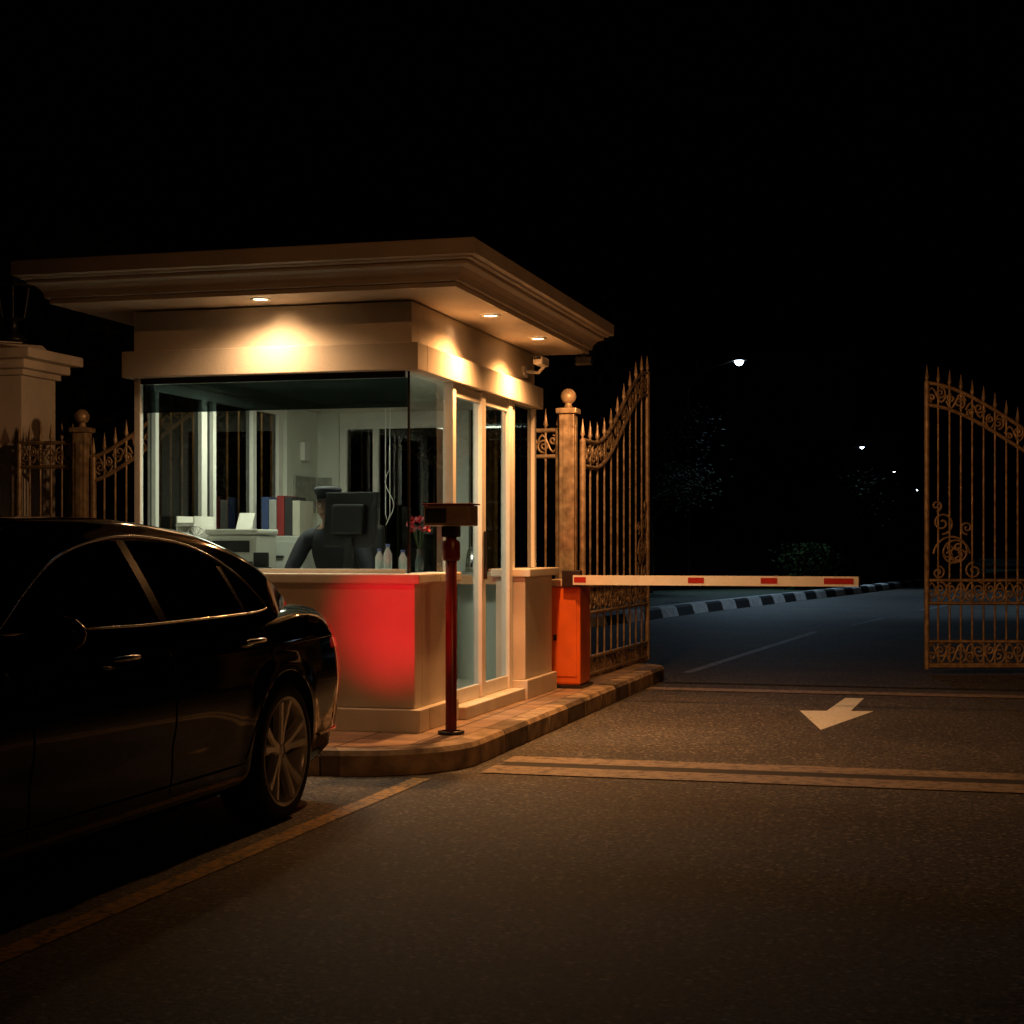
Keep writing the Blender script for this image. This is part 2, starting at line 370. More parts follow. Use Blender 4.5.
for yy in (12.45,13.12): box('rear_window_post',dx-.04,dx+.02,yy-.03,yy+.03,1.167,ZT,M_frame,B,.004)
mesh('rear_side_glass',[(dx-.01,12.48,1.167),(dx-.01,13.09,1.167),(dx-.01,13.09,ZT),(dx-.01,12.48,ZT)],[(0,1,2,3)],M_tint,B)
lx=XL+.06
for yy,w in ((10.25,.05),(10.98,.09),(11.15,.05),(11.86,.07),(12.37,.08)):
    box('left_window_post',lx-.03,lx+.03,yy-w/2,yy+w/2,1.103,ZT,M_frame,B,.004)
box('left_window_sill',lx-.05,lx+.09,10.2,12.41,1.1015,1.13,M_frame,B)
box('left_window_head',lx-.031,lx+.031,10.2,12.41,2.40,ZT+.001,M_frame,B)
M_lg=glassmat('left_glass',(.30,.38,.36))
mesh('left_glass',[(lx,10.2,1.13),(lx,12.4,1.13),(lx,12.4,2.4),(lx,10.2,2.4)],[(0,1,2,3)],M_lg,B)
ry=YB-.06
for xx,w in ((-5.07,.06),(-4.78,.05),(-4.15,.07)):
    box('rear_door_stile',xx-w/2,xx+w/2,ry-.03,ry+.03,.242,2.40,M_frame,B,.004)
box('rear_door_head',-5.1,-4.12,ry-.032,ry+.032,2.33,2.50,M_frame,B,.003)
M_rg=glassmat('rear_glass',(.25,.32,.3))
mesh('rear_glass',[(-5.1,ry,.24),(-4.1,ry,.24),(-4.1,ry,2.4),(-5.1,ry,2.4)],[(0,1,2,3)],M_rg,B)
mesh('rear_glass_b',[(-3.95,ry,1.1),(-3.42,ry,1.1),(-3.42,ry,2.5),(-3.95,ry,2.5)],[(0,1,2,3)],M_rg,B)
box('ceiling_lamp',-4.95,-4.1,10.60,10.70,2.50,2.538,mat('tube_lamp',(1,1,1),.5,var=0,emis=(.85,1,.82),es=1.5),B,.01)
al=bpy.data.lights.new('ceiling_lamp_light','AREA'); al.shape='RECTANGLE'; al.size=.9; al.size_y=.25; al.energy=27; al.color=(1,.98,.76)
ao=bpy.data.objects.new('ceiling_lamp_light',al); C.objects.link(ao); ao.location=(-4.5,10.95,2.49); ao.parent=B; ao.matrix_parent_inverse=Matrix.Translation(B.location).inverted()
box('notice_board',XL+.121,XL+.14,12.55,13.0,1.62,1.92,mat('notice_paper',(.30,.30,.26),.6,var=.25,scale=20),B,.004)
box('rear_notice',-5.33,-5.16,YB-.135,YB-.1205,1.62,1.92,mat('notice_grey',(.3,.3,.26),.6,var=.25,scale=20),B,.003)
box('switch_box',XL+.121,XL+.16,12.70,12.82,2.05,2.2,M_frame,B,.004)
D=empty('office_desk',(-4.4,10.7,.9))
M_desk=mat('desk_laminate',(.35,.33,.28),.4,var=.1)
box('desk_top',XL+.13,XR-.3,10.37,10.95,.97,1.01,M_desk,D,.006)
box('desk_side_a',XL+.15,XL+.19,10.4,10.9,.242,.969,M_desk,D); box('desk_side_b',XR-.36,XR-.32,10.4,10.9,.242,.969,M_desk,D)
Mo=empty('computer_monitor',(-4.08,10.62,1.01))
box('stand_base',-4.20,-3.96,10.55,10.75,1.011,1.03,M_dark,Mo,.006)
box('stand_neck',-4.11,-4.05,10.6,10.64,1.03,1.4,M_dark,Mo,.006)
box('display',-4.29,-3.88,10.62,10.66,1.34,1.72,M_dark,Mo,.01)
box('display_back',-4.21,-3.96,10.575,10.62,1.42,1.63,M_dark,Mo,.015)
mesh('display_screen',[(-4.27,10.662,1.36),(-3.90,10.662,1.36),(-3.90,10.662,1.70),(-4.27,10.662,1.70)],[(0,1,2,3)],mat('screen',(.02,.03,.05),.1,var=0,emis=(.3,.5,.8),es=.15),Mo)
Mo.rotation_euler=(rad(-6),0,rad(-8))
GXc=-4.36
Ch=empty('office_chair',(GXc,11.25,.24))
box('backrest',GXc-.25,GXc+.25,11.42,11.50,.95,1.50,M_dark,Ch,.035)
box('seat',GXc-.26,GXc+.26,10.98,11.46,.66,.74,M_dark,Ch,.035)
lathe('column',[(.03,.30),(.03,.66)],M_dark,Ch,(GXc,11.2,0))
tubes('base_legs',[[(GXc,11.2,.33),(GXc+.3*math.cos(a),11.2+.3*math.sin(a),.28)] for a in [i*1.2566 for i in range(5)]],.02,M_dark,Ch)
tubes('arm_rests',[[(GXc+s*.31,11.42,.93),(GXc+s*.31,11.1,.95),(GXc+s*.31,11.1,.70)] for s in (-1,1)],.02,M_dark,Ch)
def guard(x):
    G=empty('security_guard',(x,11.2,.24))
    vs=[];es=[];rs_=[]
    def add(p,r,par=None):
        vs.append(p); rs_.append(r); i=len(vs)-1
        if par is not None: es.append((par,i))
        return i
    U=.05
    pel=add((x,11.25,.85),(.17,.13))
    ab=add((x,11.24,1.04),(.155,.125),pel); chs=add((x,11.16,1.25),(.185,.135),ab); up=add((x,11.08,1.36+U),(.14,.105),chs)
    nk=add((x,11.03,1.45+U),(.055,.055),up); hd=add((x,10.98,1.54+U),(.06,.065),nk)
    for sg in (1,-1):
        sh=add((x+sg*.20,11.07,1.35+U),(.074,.074),up); el=add((x+sg*.31,10.99,1.13),(.054,.054),sh); wr=add((x+sg*.21,10.80,1.065),(.03,.027),el)
        hn=add((x+sg*.185,10.73,1.05),(.036,.018),wr)
        hp=add((x+sg*.09,11.22,.83),(.10,.095),pel); kn=add((x+sg*.14,10.80,.84),(.065,.065),hp); an=add((x+sg*.13,10.78,.36),(.042,.042),kn); ft=add((x+sg*.14,10.66,.29),(.045,.035),an)
        for k,(dx_,ln) in enumerate(((-.028,.072),(-.010,.082),(.009,.076),(.027,.06))):
            f1=add((x+sg*.185+dx_,10.69,1.05),(.009,.009),hn); f2=add((x+sg*.185+dx_*1.15,10.69-ln*.5,1.052),(.0085,.0085),f1); add((x+sg*.185+dx_*1.2,10.69-ln*.95,1.032),(.0075,.0075),f2)
        t1=add((x+sg*.15,10.74,1.045),(.011,.011),hn); add((x+sg*.135,10.70,1.035),(.009,.009),t1)
    me=bpy.data.meshes.new('body'); me.from_pydata(vs,es,[]); o=bpy.data.objects.new('body',me); C.objects.link(o)
    md=o.modifiers.new('s','SKIN'); sv=me.skin_vertices[0].data
    for i,r in enumerate(rs_): sv[i].radius=r; sv[i].use_root=(i==0)
    o.modifiers.new('ss','SUBSURF').levels=2
    bpy.context.view_layer.update(); dg=bpy.context.evaluated_depsgraph_get()
    nm=bpy.data.meshes.new_from_object(o.evaluated_get(dg)); o.modifiers.clear(); o.data=nm
    for m_ in (mat('uniform_shirt',(.020,.022,.030),.8,var=.25,bump=.5,bscale=14),mat('skin',(.30,.17,.11),.5,var=.08),mat('uniform_trousers',(.008,.008,.01),.8,var=.2),M_dark): nm.materials.append(m_)
    for p in nm.polygons:
        c=p.center; p.use_smooth=True
        if c.z>1.47 and abs(c.x-x)<.08: p.material_index=1
        elif c.y<10.815 and .98<c.z<1.12: p.material_index=1
        elif c.z<.40: p.material_index=3
        elif c.z<.93 : p.material_index=2
    o.parent=G; o.matrix_parent_inverse=Matrix.Translation(G.location).inverted()
    V=[];F=[];nu,nv=28,20; hc=Vector((x,10.97,1.625))
    for i in range(nu):
        a=2*math.pi*i/nu
        for j in range(nv+1):
            b=math.pi*j/nv; sx=math.sin(b)*math.sin(a); sy=-math.sin(b)*math.cos(a); sz=math.cos(b)
            w=.075*(1-.22*max(0,-sz)); py=.095*(1-.12*max(0,-sz)*(sy>0))
            p=Vector((sx*w,sy*py,sz*.115))
            if sy<-.5:
                if abs(sx)<.18 and -.35<sz<.05: p.y-=.022*(1-abs(sx)/.18)*(1-abs(sz+.2)/.2 if abs(sz+.2)<.2 else 0)
                if .15<abs(sx)<.5 and -.02<sz<.2: p.y+=.008
            V.append(hc+p)
    for i in range(nu):
        for j in range(nv): F.append((i*(nv+1)+j,i*(nv+1)+j+1,((i+1)%nu)*(nv+1)+j+1,((i+1)%nu)*(nv+1)+j))
    mi=[]
    for f in F:
        c=sum((V[k] for k in f),Vector())/4-hc
        mi.append(1 if (c.z>.05 or (c.y>.0 and c.z>-.045)) else 0)
    mesh('head',V,F,[nm.materials[1],M_dark],G,True,mi)
    h=hc
    for sg in (1,-1):
        lathe('eye',[(0,-.012),(.009,-.008),(.012,0),(.009,.008),(0,.012)],M_frame,G,(h.x+sg*.028,h.y-.079,h.z+.007),seg=12)
        lathe('pupil',[(0,-.005),(.005,-.003),(.005,.003),(0,.005)],M_dark,G,(h.x+sg*.028,h.y-.091,h.z+.007),seg=10)
        tubes('ear',[[(h.x+sg*.076,h.y+.01,h.z-.02),(h.x+sg*.086,h.y+.02,h.z),(h.x+sg*.085,h.y+.015,h.z+.025),(h.x+sg*.076,h.y,h.z+.027)]],.009,nm.materials[1],G)
        tubes('brow',[[(h.x+sg*.012,h.y-.094,h.z+.032),(h.x+sg*.03,h.y-.094,h.z+.036),(h.x+sg*.046,h.y-.083,h.z+.03)]],.004,M_dark,G)
    tubes('mouth',[[(h.x-.022,h.y-.082,h.z-.057),(h.x,h.y-.09,h.z-.059),(h.x+.022,h.y-.082,h.z-.057)]],.004,mat('lips',(.28,.1,.08),.5,var=0),G)
    # peaked uniform cap
    V=[];F=[]
    prf=[(.080,.055),(.084,.075),(.096,.105),(.10,.12),(.09,.135),(.05,.142),(0,.143)]
    for i in range(24):
        a=2*math.pi*i/24
        for r,z in prf: V.append((h.x+r*math.sin(a)*.98,h.y+.004-r*1.16*math.cos(a),h.z+z))
    n=len(prf)
    for i in range(24):
        for k in range(n-1): F.append((i*n+k,i*n+k+1,((i+1)%24)*n+k+1,((i+1)%24)*n+k))
    mesh('cap',V,F,nm.materials[0],G,True)
    V=[];F=[]
    for i in range(11):
        a=-1.1+2.2*i/10
        for r,z in ((.080,.058),(.115+.02*math.cos(a),.042)): V.append((h.x+r*math.sin(a)*.98,h.y+.004-r*1.16*math.cos(a),h.z+z))
    for i in range(10): F.append((2*i,2*i+1,2*i+3,2*i+2))
    mesh('cap_visor',V,F,M_gblack,G,True)
guard(GXc)
P=empty('desk_printer',(-5.0,10.7,1.01))
M_pr=mat('printer_plastic',(.5,.5,.45),.4,var=.05)
box('body',-5.10,-4.72,10.55,10.9,1.011,1.42,M_pr,P,.02)
box('paper_tray',-5.04,-4.78,10.50,10.549,1.10,1.13,M_dark,P,.004)
box('control_panel',-5.05,-4.77,10.535,10.549,1.30,1.38,M_dark,P,.004)
box('scanner_lid',-5.11,-4.71,10.54,10.91,1.422,1.46,M_pr,P,.012)
mesh('paper_feed',[(-5.02,10.86,1.46),(-4.90,10.86,1.46),(-4.90,10.93,1.58),(-5.02,10.93,1.58)],[(0,1,2,3)],M_frame,P)
P2=empty('filing_tray',(-5.2,10.5,1.01))
M_pap=mat('papers',(.55,.53,.45),.7,var=.2,scale=60)
for i in range(4): box('tray_%d'%i,-5.27,-5.13,10.42,10.75,1.03+.15*i,1.045+.15*i,M_frame,P2,.003)
for i in range(4): box('papers_%d'%i,-5.26,-5.14,10.43,10.74,1.046+.15*i,1.085+.15*i-.01*i,M_pap,P2,.002)
for a in (-5.265,-5.135): box('tray_side',a-.004,a+.004,10.43,10.74,1.011,1.55,M_frame,P2)
# cabinet and intercom rack behind
Cb=empty('filing_cabinet',(-5.1,12.0,.24))
M_cab=mat('cabinet_steel',(.38,.39,.36),.45,var=.08)
box('cabinet_body',-5.27,-4.86,11.70,12.25,.241,1.42,M_cab,Cb,.008)
for i in range(3):
    box('drawer_%d'%i,-5.25,-4.88,11.685,11.699,.28+.375*i,.63+.375*i,M_cab,Cb,.004); box('drawer_pull_%d'%i,-5.12,-5.0,11.67,11.684,.50+.375*i,.52+.375*i,M_dark,Cb,.002)
Bi=empty('ring_binders',(-5.1,11.95,1.42))
for i,(c_,h_) in enumerate((((.05,.08,.2),.30),((.4,.4,.38),.28),((.25,.03,.03),.31),((.03,.03,.03),.30),((.45,.42,.35),.27))):
    box('binder_%d'%i,-5.24+.065*i,-5.18+.065*i,11.8,12.08,1.421,1.421+h_,mat('binder_%d'%i,c_,.5,var=.1),Bi,.004)
Kt=empty('electric_kettle',(-4.72,12.9,.9))
SB=empty('side_shelf',(-3.95,12.85,1.1))
box('shelf_top',-4.08,-3.52,12.78,13.07,1.10,1.13,M_desk,SB,.004); box('shelf_leg_a',-4.07,-4.04,12.8,13.06,.242,1.099,M_desk,SB); box('shelf_leg_b',-3.56,-3.53,12.8,13.06,.242,1.099,M_desk,SB)
Kt.location=(-3.85,12.9,1.13)
lathe('kettle_body',[(0,1.131),(.075,1.132),(.07,1.2),(.055,1.31),(.03,1.33),(0,1.335)],M_chrome,Kt,(-3.85,12.9,0),seg=20)
tubes('kettle_handle',[[(-3.79,12.9,1.30),(-3.74,12.9,1.29),(-3.745,12.9,1.19),(-3.785,12.9,1.18)]],.009,M_dark,Kt)
Lp=empty('desk_fan',(-5.0,10.45,1.01))
lathe('fan_base',[(0,1.167),(.05,1.168),(.045,1.185),(.01,1.2),(.01,1.33)],M_frame,Lp,(-5.03,10.28,0),seg=18)
tubes('fan_cage',[[(-5.03+.075*math.cos(a),10.25,1.40+.075*math.sin(a)) for a in [2*math.pi*i/24 for i in range(25)]]]+[[(-5.03,10.24,1.40),(-5.03+.075*math.cos(a),10.25,1.40+.075*math.sin(a))] for a in [2*math.pi*i/12 for i in range(12)]],.003,M_frame,Lp)
lathe('fan_motor',[(0,-.02),(.02,-.018),(.02,.02),(0,.02)],M_frame,Lp,(-5.03,10.26,1.40),seg=14)
Tp=empty('desk_phone',(-4.62,10.34,1.167))
box('phone_base',-4.72,-4.54,10.28,10.40,1.167,1.20,M_dark,Tp,.01)
box('phone_handset',-4.73,-4.68,10.27,10.41,1.205,1.24,M_dark,Tp,.012)
box('phone_screen',-4.66,-4.55,10.36,10.38,1.20,1.30,M_dark,Tp,.006)
M_bot=mat('bottle_plastic',(.45,.5,.48),.2,var=.1); M_cap=mat('bottle_cap',(.05,.1,.35),.4,var=0)
for x,y,h in ((-3.72,10.28,.16),(-3.64,10.22,.19),(-3.56,10.29,.15)):
    b=empty('water_bottle',(x,y,1.166))
    lathe('bottle_body',[(0,1.1665),(.026,1.167),(.028,1.18),(.028,1.166+h*.65),(.012,1.166+h*.85),(.012,1.166+h*.94)],M_bot,b,(x,y,0),seg=18)
    lathe('bottle_cap',[(.014,1.166+h*.9),(.014,1.166+h),(0,1.166+h)],M_cap,b,(x,y,0),seg=14)
St=empty('stationery_cup',(-4.85,10.25,1.166))
lathe('cup',[(0,1.167),(.035,1.168),(.038,1.26)],M_boomr,St,(-4.86,10.25,0),seg=18)
tubes('pens',[[(-4.86,10.25,1.18),(-4.88,10.27,1.33)],[(-4.86,10.25,1.18),(-4.83,10.24,1.32)],[(-4.86,10.25,1.18),(-4.86,10.22,1.34)]],.004,M_boomr,St)
Fv=empty('flower_vase',(-3.47,10.4,1.166))
lathe('vase',[(0,1.167),(.025,1.168),(.03,1.23),(.014,1.30),(.02,1.32)],mat('vase_glaze',(.1,.12,.12),.2,var=.1),Fv,(-3.50,10.45,0),seg=20)
fl=[]
for i in range(7):
    a=i*.9; fl.append([(-3.50,10.45,1.3),(-3.50+.03*math.cos(a),10.45+.04*math.sin(a),1.42),(-3.50+.06*math.cos(a),10.45+.07*math.sin(a),1.46+.03*(i%3))])
tubes('stems',fl,.003,mat('stem',(.03,.08,.02),.6,var=.1),Fv)
V=[];F=[]
for i in range(7):
    c=Vector(fl[i][2])
    for k in range(14):
        d=Vector((random.uniform(-1,1),random.uniform(-1,1),random.uniform(-1,1))).normalized()*.022
        e=d.orthogonal().normalized()*.012; n=len(V); V+=[c,c+d+e,c+d*1.3,c+d-e]; F.append((n,n+1,n+2,n+3))
mesh('petals',V,F,mat('petal_red',(.5,.02,.04),.6,var=.2),Fv)
tubes('blind_cord',[[(-3.62,10.12,2.42),(-3.62,10.12,1.55)],[(-3.59,10.12,2.42),(-3.59,10.12,1.55),(-3.605,10.12,1.5),(-3.62,10.12,1.55)]],.003,M_frame,B)
tubes('wire',[[(-3.6+.03*math.sin(i*.8)*(i>4),10.14,2.0-.04*i) for i in range(14)]],.003,M_frame,B)
Cc=empty('security_camera',(-3.2,12.75,2.68))
lathe('mount',[(0,-3.41),(.05,-3.41),(.05,-3.38),(0,-3.38)],M_frame,Cc,(0,12.8,2.74),axis='X',seg=20)
tubes('arm',[[(-3.40,12.8,2.74),(-3.28,12.8,2.73),(-3.22,12.76,2.78)]],.014,M_frame,Cc)
box('housing',-3.27,-3.19,12.57,12.80,2.77,2.84,M_frame,Cc,.02)
lathe('lens',[(0,0),(.028,0),(.032,.02)],M_dark,Cc,(-3.23,12.545,2.81),seg=16)
Fl=empty('added_floodlight',(-3.0,13.3,2.85))  # added fixture under the eave, put in to light the entrance gates
box('added_flood_body',-3.08,-2.94,13.2,13.28,2.83,2.90,M_dark,Fl,.01); tubes('added_flood_bracket',[[(-3.01,13.24,2.925),(-3.01,13.24,2.89)]],.012,M_dark,Fl)
spot('flood_light',(-2.95,13.32,2.84),(-1.6,16.8,1.0),125,(1,.50,.2),155,.9,.06,Fl)
Fl2=empty('added_floodlight',(-5.5,13.0,2.85))  # second added fixture, brightens the left pillar and side gate
box('added_flood_body',-5.60,-5.46,13.0,13.08,2.80,2.88,M_dark,Fl2,.01); tubes('added_flood_bracket',[[(-5.4,13.02,2.84),(-5.5,13.03,2.84)]],.012,M_dark,Fl2)
spot('added_pillar_fill',(-5.65,12.9,2.80),(-8.3,14.2,1.9),60,(1,.53,.23),140,.8,.06,Fl2)

# ------------------------------------------------------------------ card reader post
Tk=empty('card_reader_post',(-3.15,10.06,.15))
px_,py_=-3.13,9.98
lathe('base_plate',[(0,.153),(.085,.153),(.085,.172),(.06,.175)],M_dark,Tk,(px_,py_,0))
lathe('post',[(.036,.17),(.036,1.40),(.02,1.41)],M_red,Tk,(px_,py_,0),seg=24)
lathe('collar',[(.05,1.25),(.058,1.26),(.058,1.36),(.05,1.38)],M_red,Tk,(px_,py_,0),seg=24)
box('reader_head',px_-.15,px_+.15,py_-.10,py_+.10,1.47,1.60,mat('reader_head_metal',(.22,.15,.11),.4,var=.2),Tk,.012)
box('reader_hood',px_-.16,px_+.16,py_-.11,py_+.11,1.602,1.612,M_red,Tk,.003)
box('reader_window',px_-.14,px_+.0,py_-.104,py_-.1005,1.49,1.58,M_dark,Tk)
box('reader_neck',px_-.05,px_+.05,py_-.05,py_+.05,1.40,1.469,M_dark,Tk,.006)

# ------------------------------------------------------------------ barrier
Bg=empty('boom_barrier',(-3.2,13.6,.15))
bx0,bx1,by0,by1=-3.36,-3.08,13.42,13.80
box('housing_base',bx0-.02,bx1+.02,by0-.02,by1+.02,.153,.18,M_dark,Bg,.004)
box('housing',bx0,bx1,by0,by1,.181,1.0,M_orange,Bg,.02)
box('housing_door',bx0+.03,bx1-.03,by0-.008,by0-.001,.25,.9,M_orange,Bg,.004)
box('door_lock',bx0+.05,bx0+.08,by0-.014,by0-.0085,.55,.60,M_dark,Bg,.002)
box('housing_lid',bx0-.015,bx1+.015,by0-.015,by1+.015,1.002,1.06,mat('lid',(.5,.4,.3),.4,var=.1),Bg,.012)
by=by0-.05
box('boom_bracket',bx0+.14,bx1+.02,by-.03,by0-.016,1.0,1.14,M_dark,Bg,.008)
xs=-3.12;xe=-.80
segs=[(xs,-3.0,'r'),(-3.0,-2.17,'w'),(-2.17,-2.02,'r'),(-2.02,-1.58,'w'),(-1.58,-1.43,'r'),(-1.43,-1.08,'w'),(-1.08,-.83,'r'),(-.83,-.80,'w')]
for i,(a,b,c) in enumerate(segs):
    box('boom_seg_%d'%i,a,b-.0005,by-.055,by-.031,1.02,1.10,M_boomw,Bg,0)
    if c=='r': box('reflector_%d'%i,a+.01,b-.01,by-.058,by-.0555,1.04,1.085,M_boomr,Bg,0)
box('boom_end_cap',xe,xe+.012,by-.058,by-.028,1.017,1.103,M_dark,Bg)

# ------------------------------------------------------------------ gates & fences
def spiral(c,r,turns,a0,d=1,n=26):
    return [(c[0]+r*(1-.85*i/n)*math.cos(a0+d*2*math.pi*turns*i/n),c[1]+r*(1-.85*i/n)*math.sin(a0+d*2*math.pi*turns*i/n)) for i in range(n+1)]
def ironwork(name,org,dr,L,zf,bands,step=.115,zb=.16,free_volute=False,rb=.011,sw=.20,sr=.0105):
    G=empty(name,(org[0],org[1],zb))
    O=Vector((org[0],org[1],0));Dv=Vector((dr[0],dr[1],0)).normalized()
    def P(s,z): v=O+Dv*s; return (v.x,v.y,z)
    n=int(L/step); bars=[];sp=[]
    for i in range(n+1):
        s=L*i/n; zt=zf(s/L)
        if 0<i<n: bars.append([P(s,zb),P(s,zt)])
        sp.append(([P(s,zt),P(s,zt+.03),P(s,zt+.05),P(s,zt+.07),P(s,zt+.19)],[.9,.7,1.6,1.3,.05]))
    tubes('bars',bars,rb,M_gate,G,2); 
    tubes('spear_tips',sp,.014,M_gate,G,2)
    top=[P(L*i/30,zf(i/30)) for i in range(31)]; sec=[P(L*i/30,zf(i/30)-.23) for i in range(31)]; 
    tubes('top_rails',[top,sec],.020,M_gate,G,2)
    tubes('stiles',[[P(0,zb-.03),P(0,zf(0))],[P(L,zb-.03),P(L,zf(1)+.02)]],.028,M_gate,G,3)
    hr=[]
    for a,b in bands: hr+= [[P(0,a),P(L,a)],[P(0,b),P(L,b)]]
    hr.append([P(0,zb),P(L,zb)])
    tubes('rails',hr,.018,M_gate,G,2)
    sc=[]
    def addband(zlo,zhi):
        m=max(1,round(L/sw)); w2=L/m
        for k in range(m):
            s=w2*(k+.5); t=s/L; lo,hi=zlo(t),zhi(t); r=(hi-lo)*.42; c=(lo+hi)/2
            sg=1 if k%2 else -1
            sc.append([P(a,b) for a,b in spiral((s-w2*.18,c+sg*r*.25),r*.78,1.6,math.pi/2*sg,sg)])
            sc.append([P(a,b) for a,b in spiral((s+w2*.25,c-sg*r*.35),r*.55,1.4,-math.pi/2*sg,sg)])
            sc.append([P(s-w2*.5+w2*j/8,c+r*.95*math.sin(j/8*math.pi*2+(k%2)*math.pi)) for j in range(9)])
    addband(lambda t:zf(t)-.21,lambda t:zf(t)-.02)
    for a,b in bands: addband(lambda t,a=a:a,lambda t,b=b:b)
    if free_volute:
        e=L-.02; q=-1
        z0=bands[0][1]
        def S2(cx_,cz_,r,t,a0,d,n=30): sc.append([P(e+q*a,b) for a,b in spiral((cx_,cz_),r,t,a0,d,n)])
        S2(.27,z0+.28,.22,1.0,math.pi,-1,40); S2(.27,z0+.28,.16,1.6,0,1,40)
        S2(.14,z0+.60,.12,1.6,-math.pi/2,1); S2(.47,z0+.10,.09,1.5,math.pi/2,1); S2(.10,z0+.08,.07,1.5,math.pi/2,-1)
        S2(.40,z0+.55,.07,1.4,-math.pi/2,-1); S2(.08,z0+.78,.06,1.3,-math.pi/2,1)
        for k in range(6):
            aa=k*math.pi/3; S2(.27+.07*math.cos(aa),z0+.28+.07*math.sin(aa),.045,1,aa,1,12)
    tubes('scrollwork',sc,sr,M_gate,G,2)
    return G
def swan(zl,zh,lo,hi):
    def f(t):
        u=min(1,max(0,(t-lo)/(hi-lo))); return zl+(zh-zl)*(u*u*(3-2*u))
    return f
bands=[(.74,.98),(.10,.34)]
ironwork('entrance_gate',(-3.25,14.25),(.025,1),2.72,swan(2.28,3.14,.15,1.0),bands,zb=.19,free_volute=True,step=.27,rb=.010,sw=.30,sr=.010)
ironwork('entrance_gate',(2.38,18.55),(-.9646,-.264),2.85,swan(2.25,3.05,.36,1.02),bands,zb=.08,free_volute=True,sr=.012)
def gpost(x,y,z=2.52,w=.068,base=.15):
    G=empty('gate_post',(x,y,base))
    box('shaft',x-w,x+w,y-w,y+w,base,z-.1,M_gate,G,.008)
    box('base',x-w-.03,x+w+.03,y-w-.03,y+w+.03,base+.002,base+.25,M_gate,G,.01)
    box('cap',x-w-.025,x+w+.025,y-w-.025,y+w+.025,z-.098,z-.05,M_gate,G,.01)
    box('front_fillet',x-w*.45,x+w*.45,y-w-.007,y-w-.001,base+.3,z-.2,M_gate,G,.003)
    box('side_fillet',x+w+.001,x+w+.007,y-w*.45,y+w*.45,base+.3,z-.2,M_gate,G,.003)
    lathe('ball_finial',[(0,z-.05),(.04,z-.045),(.03,z-.01)]+[(.07*math.sin(a),z+.055-.07*math.cos(a)) for a in [math.pi*(i+2)/14 for i in range(12)]]+[(0,z+.125)],M_gate,G,(x,y,0),seg=20)
gpost(-3.35,14.12,2.60); gpost(-8.12,14.12); gpost(-4.12,14.12)
gpost(2.5,18.6,2.5,.1,0)
fb=[(.74,.95),(.22,.4)]
ironwork('iron_fence',(-4.02,14.12),(1,0),.58,lambda t:2.36,fb,zb=.22)
ironwork('iron_fence',(-8.80,14.12),(1,0),.58,lambda t:2.33,fb,zb=.22)
ironwork('side_gate',(-8.0,14.12),(1,0),1.85,swan(2.15,3.0,-.12,.85),fb,zb=.22)
ironwork('side_gate',(-4.24,14.12),(-1,0),1.85,swan(2.15,2.9,-.12,.95),fb,zb=.22)
Pl=empty('gate_pillar',(-9.3,14.5,0))
M_pil=mat('pillar_stucco',(.66,.58,.5),.75,var=.15,scale=3,bump=.3,bscale=90)
box('shaft',-9.7,-8.82,14.2,14.82,.15,3.0,M_pil,Pl,.01)
box('base',-9.78,-8.75,14.14,14.88,.152,.6,M_pil,Pl,.02)
box('neck_mould',-9.74,-8.78,14.16,14.86,3.002,3.06,M_pil,Pl,.01)
box('cap_lower',-9.80,-8.72,14.08,14.94,3.062,3.15,M_pil,Pl,.015)
box('cap_upper',-9.90,-8.62,14.0,15.02,3.152,3.25,M_pil,Pl,.015)
lathe('cap_crown',[(.5,3.252),(.42,3.32),(.2,3.35),(.2,3.36)],M_pil,Pl,(-9.2,14.5,0),seg=4,smooth=False)
La=empty('pillar_lantern',(-9.2,14.5,3.36))
lathe('lantern_foot',[(0,3.36),(.12,3.365),(.13,3.40),(.05,3.46),(.04,3.56),(.12,3.6)],M_dark,La,(-9.1,14.5,0),seg=20)
lathe('lantern_body',[(.12,3.6),(.17,3.9)],M_tint,La,(-9.1,14.5,0),seg=6,smooth=False)
lathe('lantern_roof',[(.21,3.9),(.2,3.93),(.07,4.03),(.03,4.05),(.03,4.1),(0,4.13)],M_dark,La,(-9.1,14.5,0),seg=6,smooth=False)
tubes('lantern_ribs',[[(-9.1+.12*math.cos(a),14.5+.12*math.sin(a),3.6),(-9.1+.17*math.cos(a),14.5+.17*math.sin(a),3.9)] for a in [i*math.pi/3 for i in range(6)]],.01,M_dark,La)
Bw=empty('boundary_wall',(-20,14.5,0))
box('wall',-40,-9.72,14.35,14.6,0,2.1,M_pil,Bw); box('coping',-40,-9.72,14.3,14.65,2.102,2.18,M_pil,Bw,.01)

# ------------------------------------------------------------------ car
CAR=empty('parked_car',(-4.13,6.0,0))
CX=-4.13; CY=8.53; LEN=5.15
wt=[(0,.66),(.03,.76),(.08,.83),(.18,.885),(.35,.92),(.7,.942),(1.1,.95),(2.6,.945),(4.1,.945),(4.5,.925),(4.8,.86),(5.0,.76),(5.1,.62),(5.15,.5)]
ztt=[(0,.98),(.1,1.015),(.3,1.045),(.6,1.05),(1.0,1.03),(2.0,1.0),(3.0,.985),(3.6,.975),(4.2,.92),(4.7,.80),(5.0,.68),(5.15,.56)]
zbt=[(0,.34),(.25,.25),(.7,.20),(4.4,.20),(4.9,.2),(5.15,.26)]
def uoff(u,z):
    o=0
    if u<1.2:
        k=(1-u/1.2)**1.5
        o+=k*(.16*max(0,(z-.62)/.4)**1.6+.10*max(0,(.45-z)/.25)**1.5)
    return o
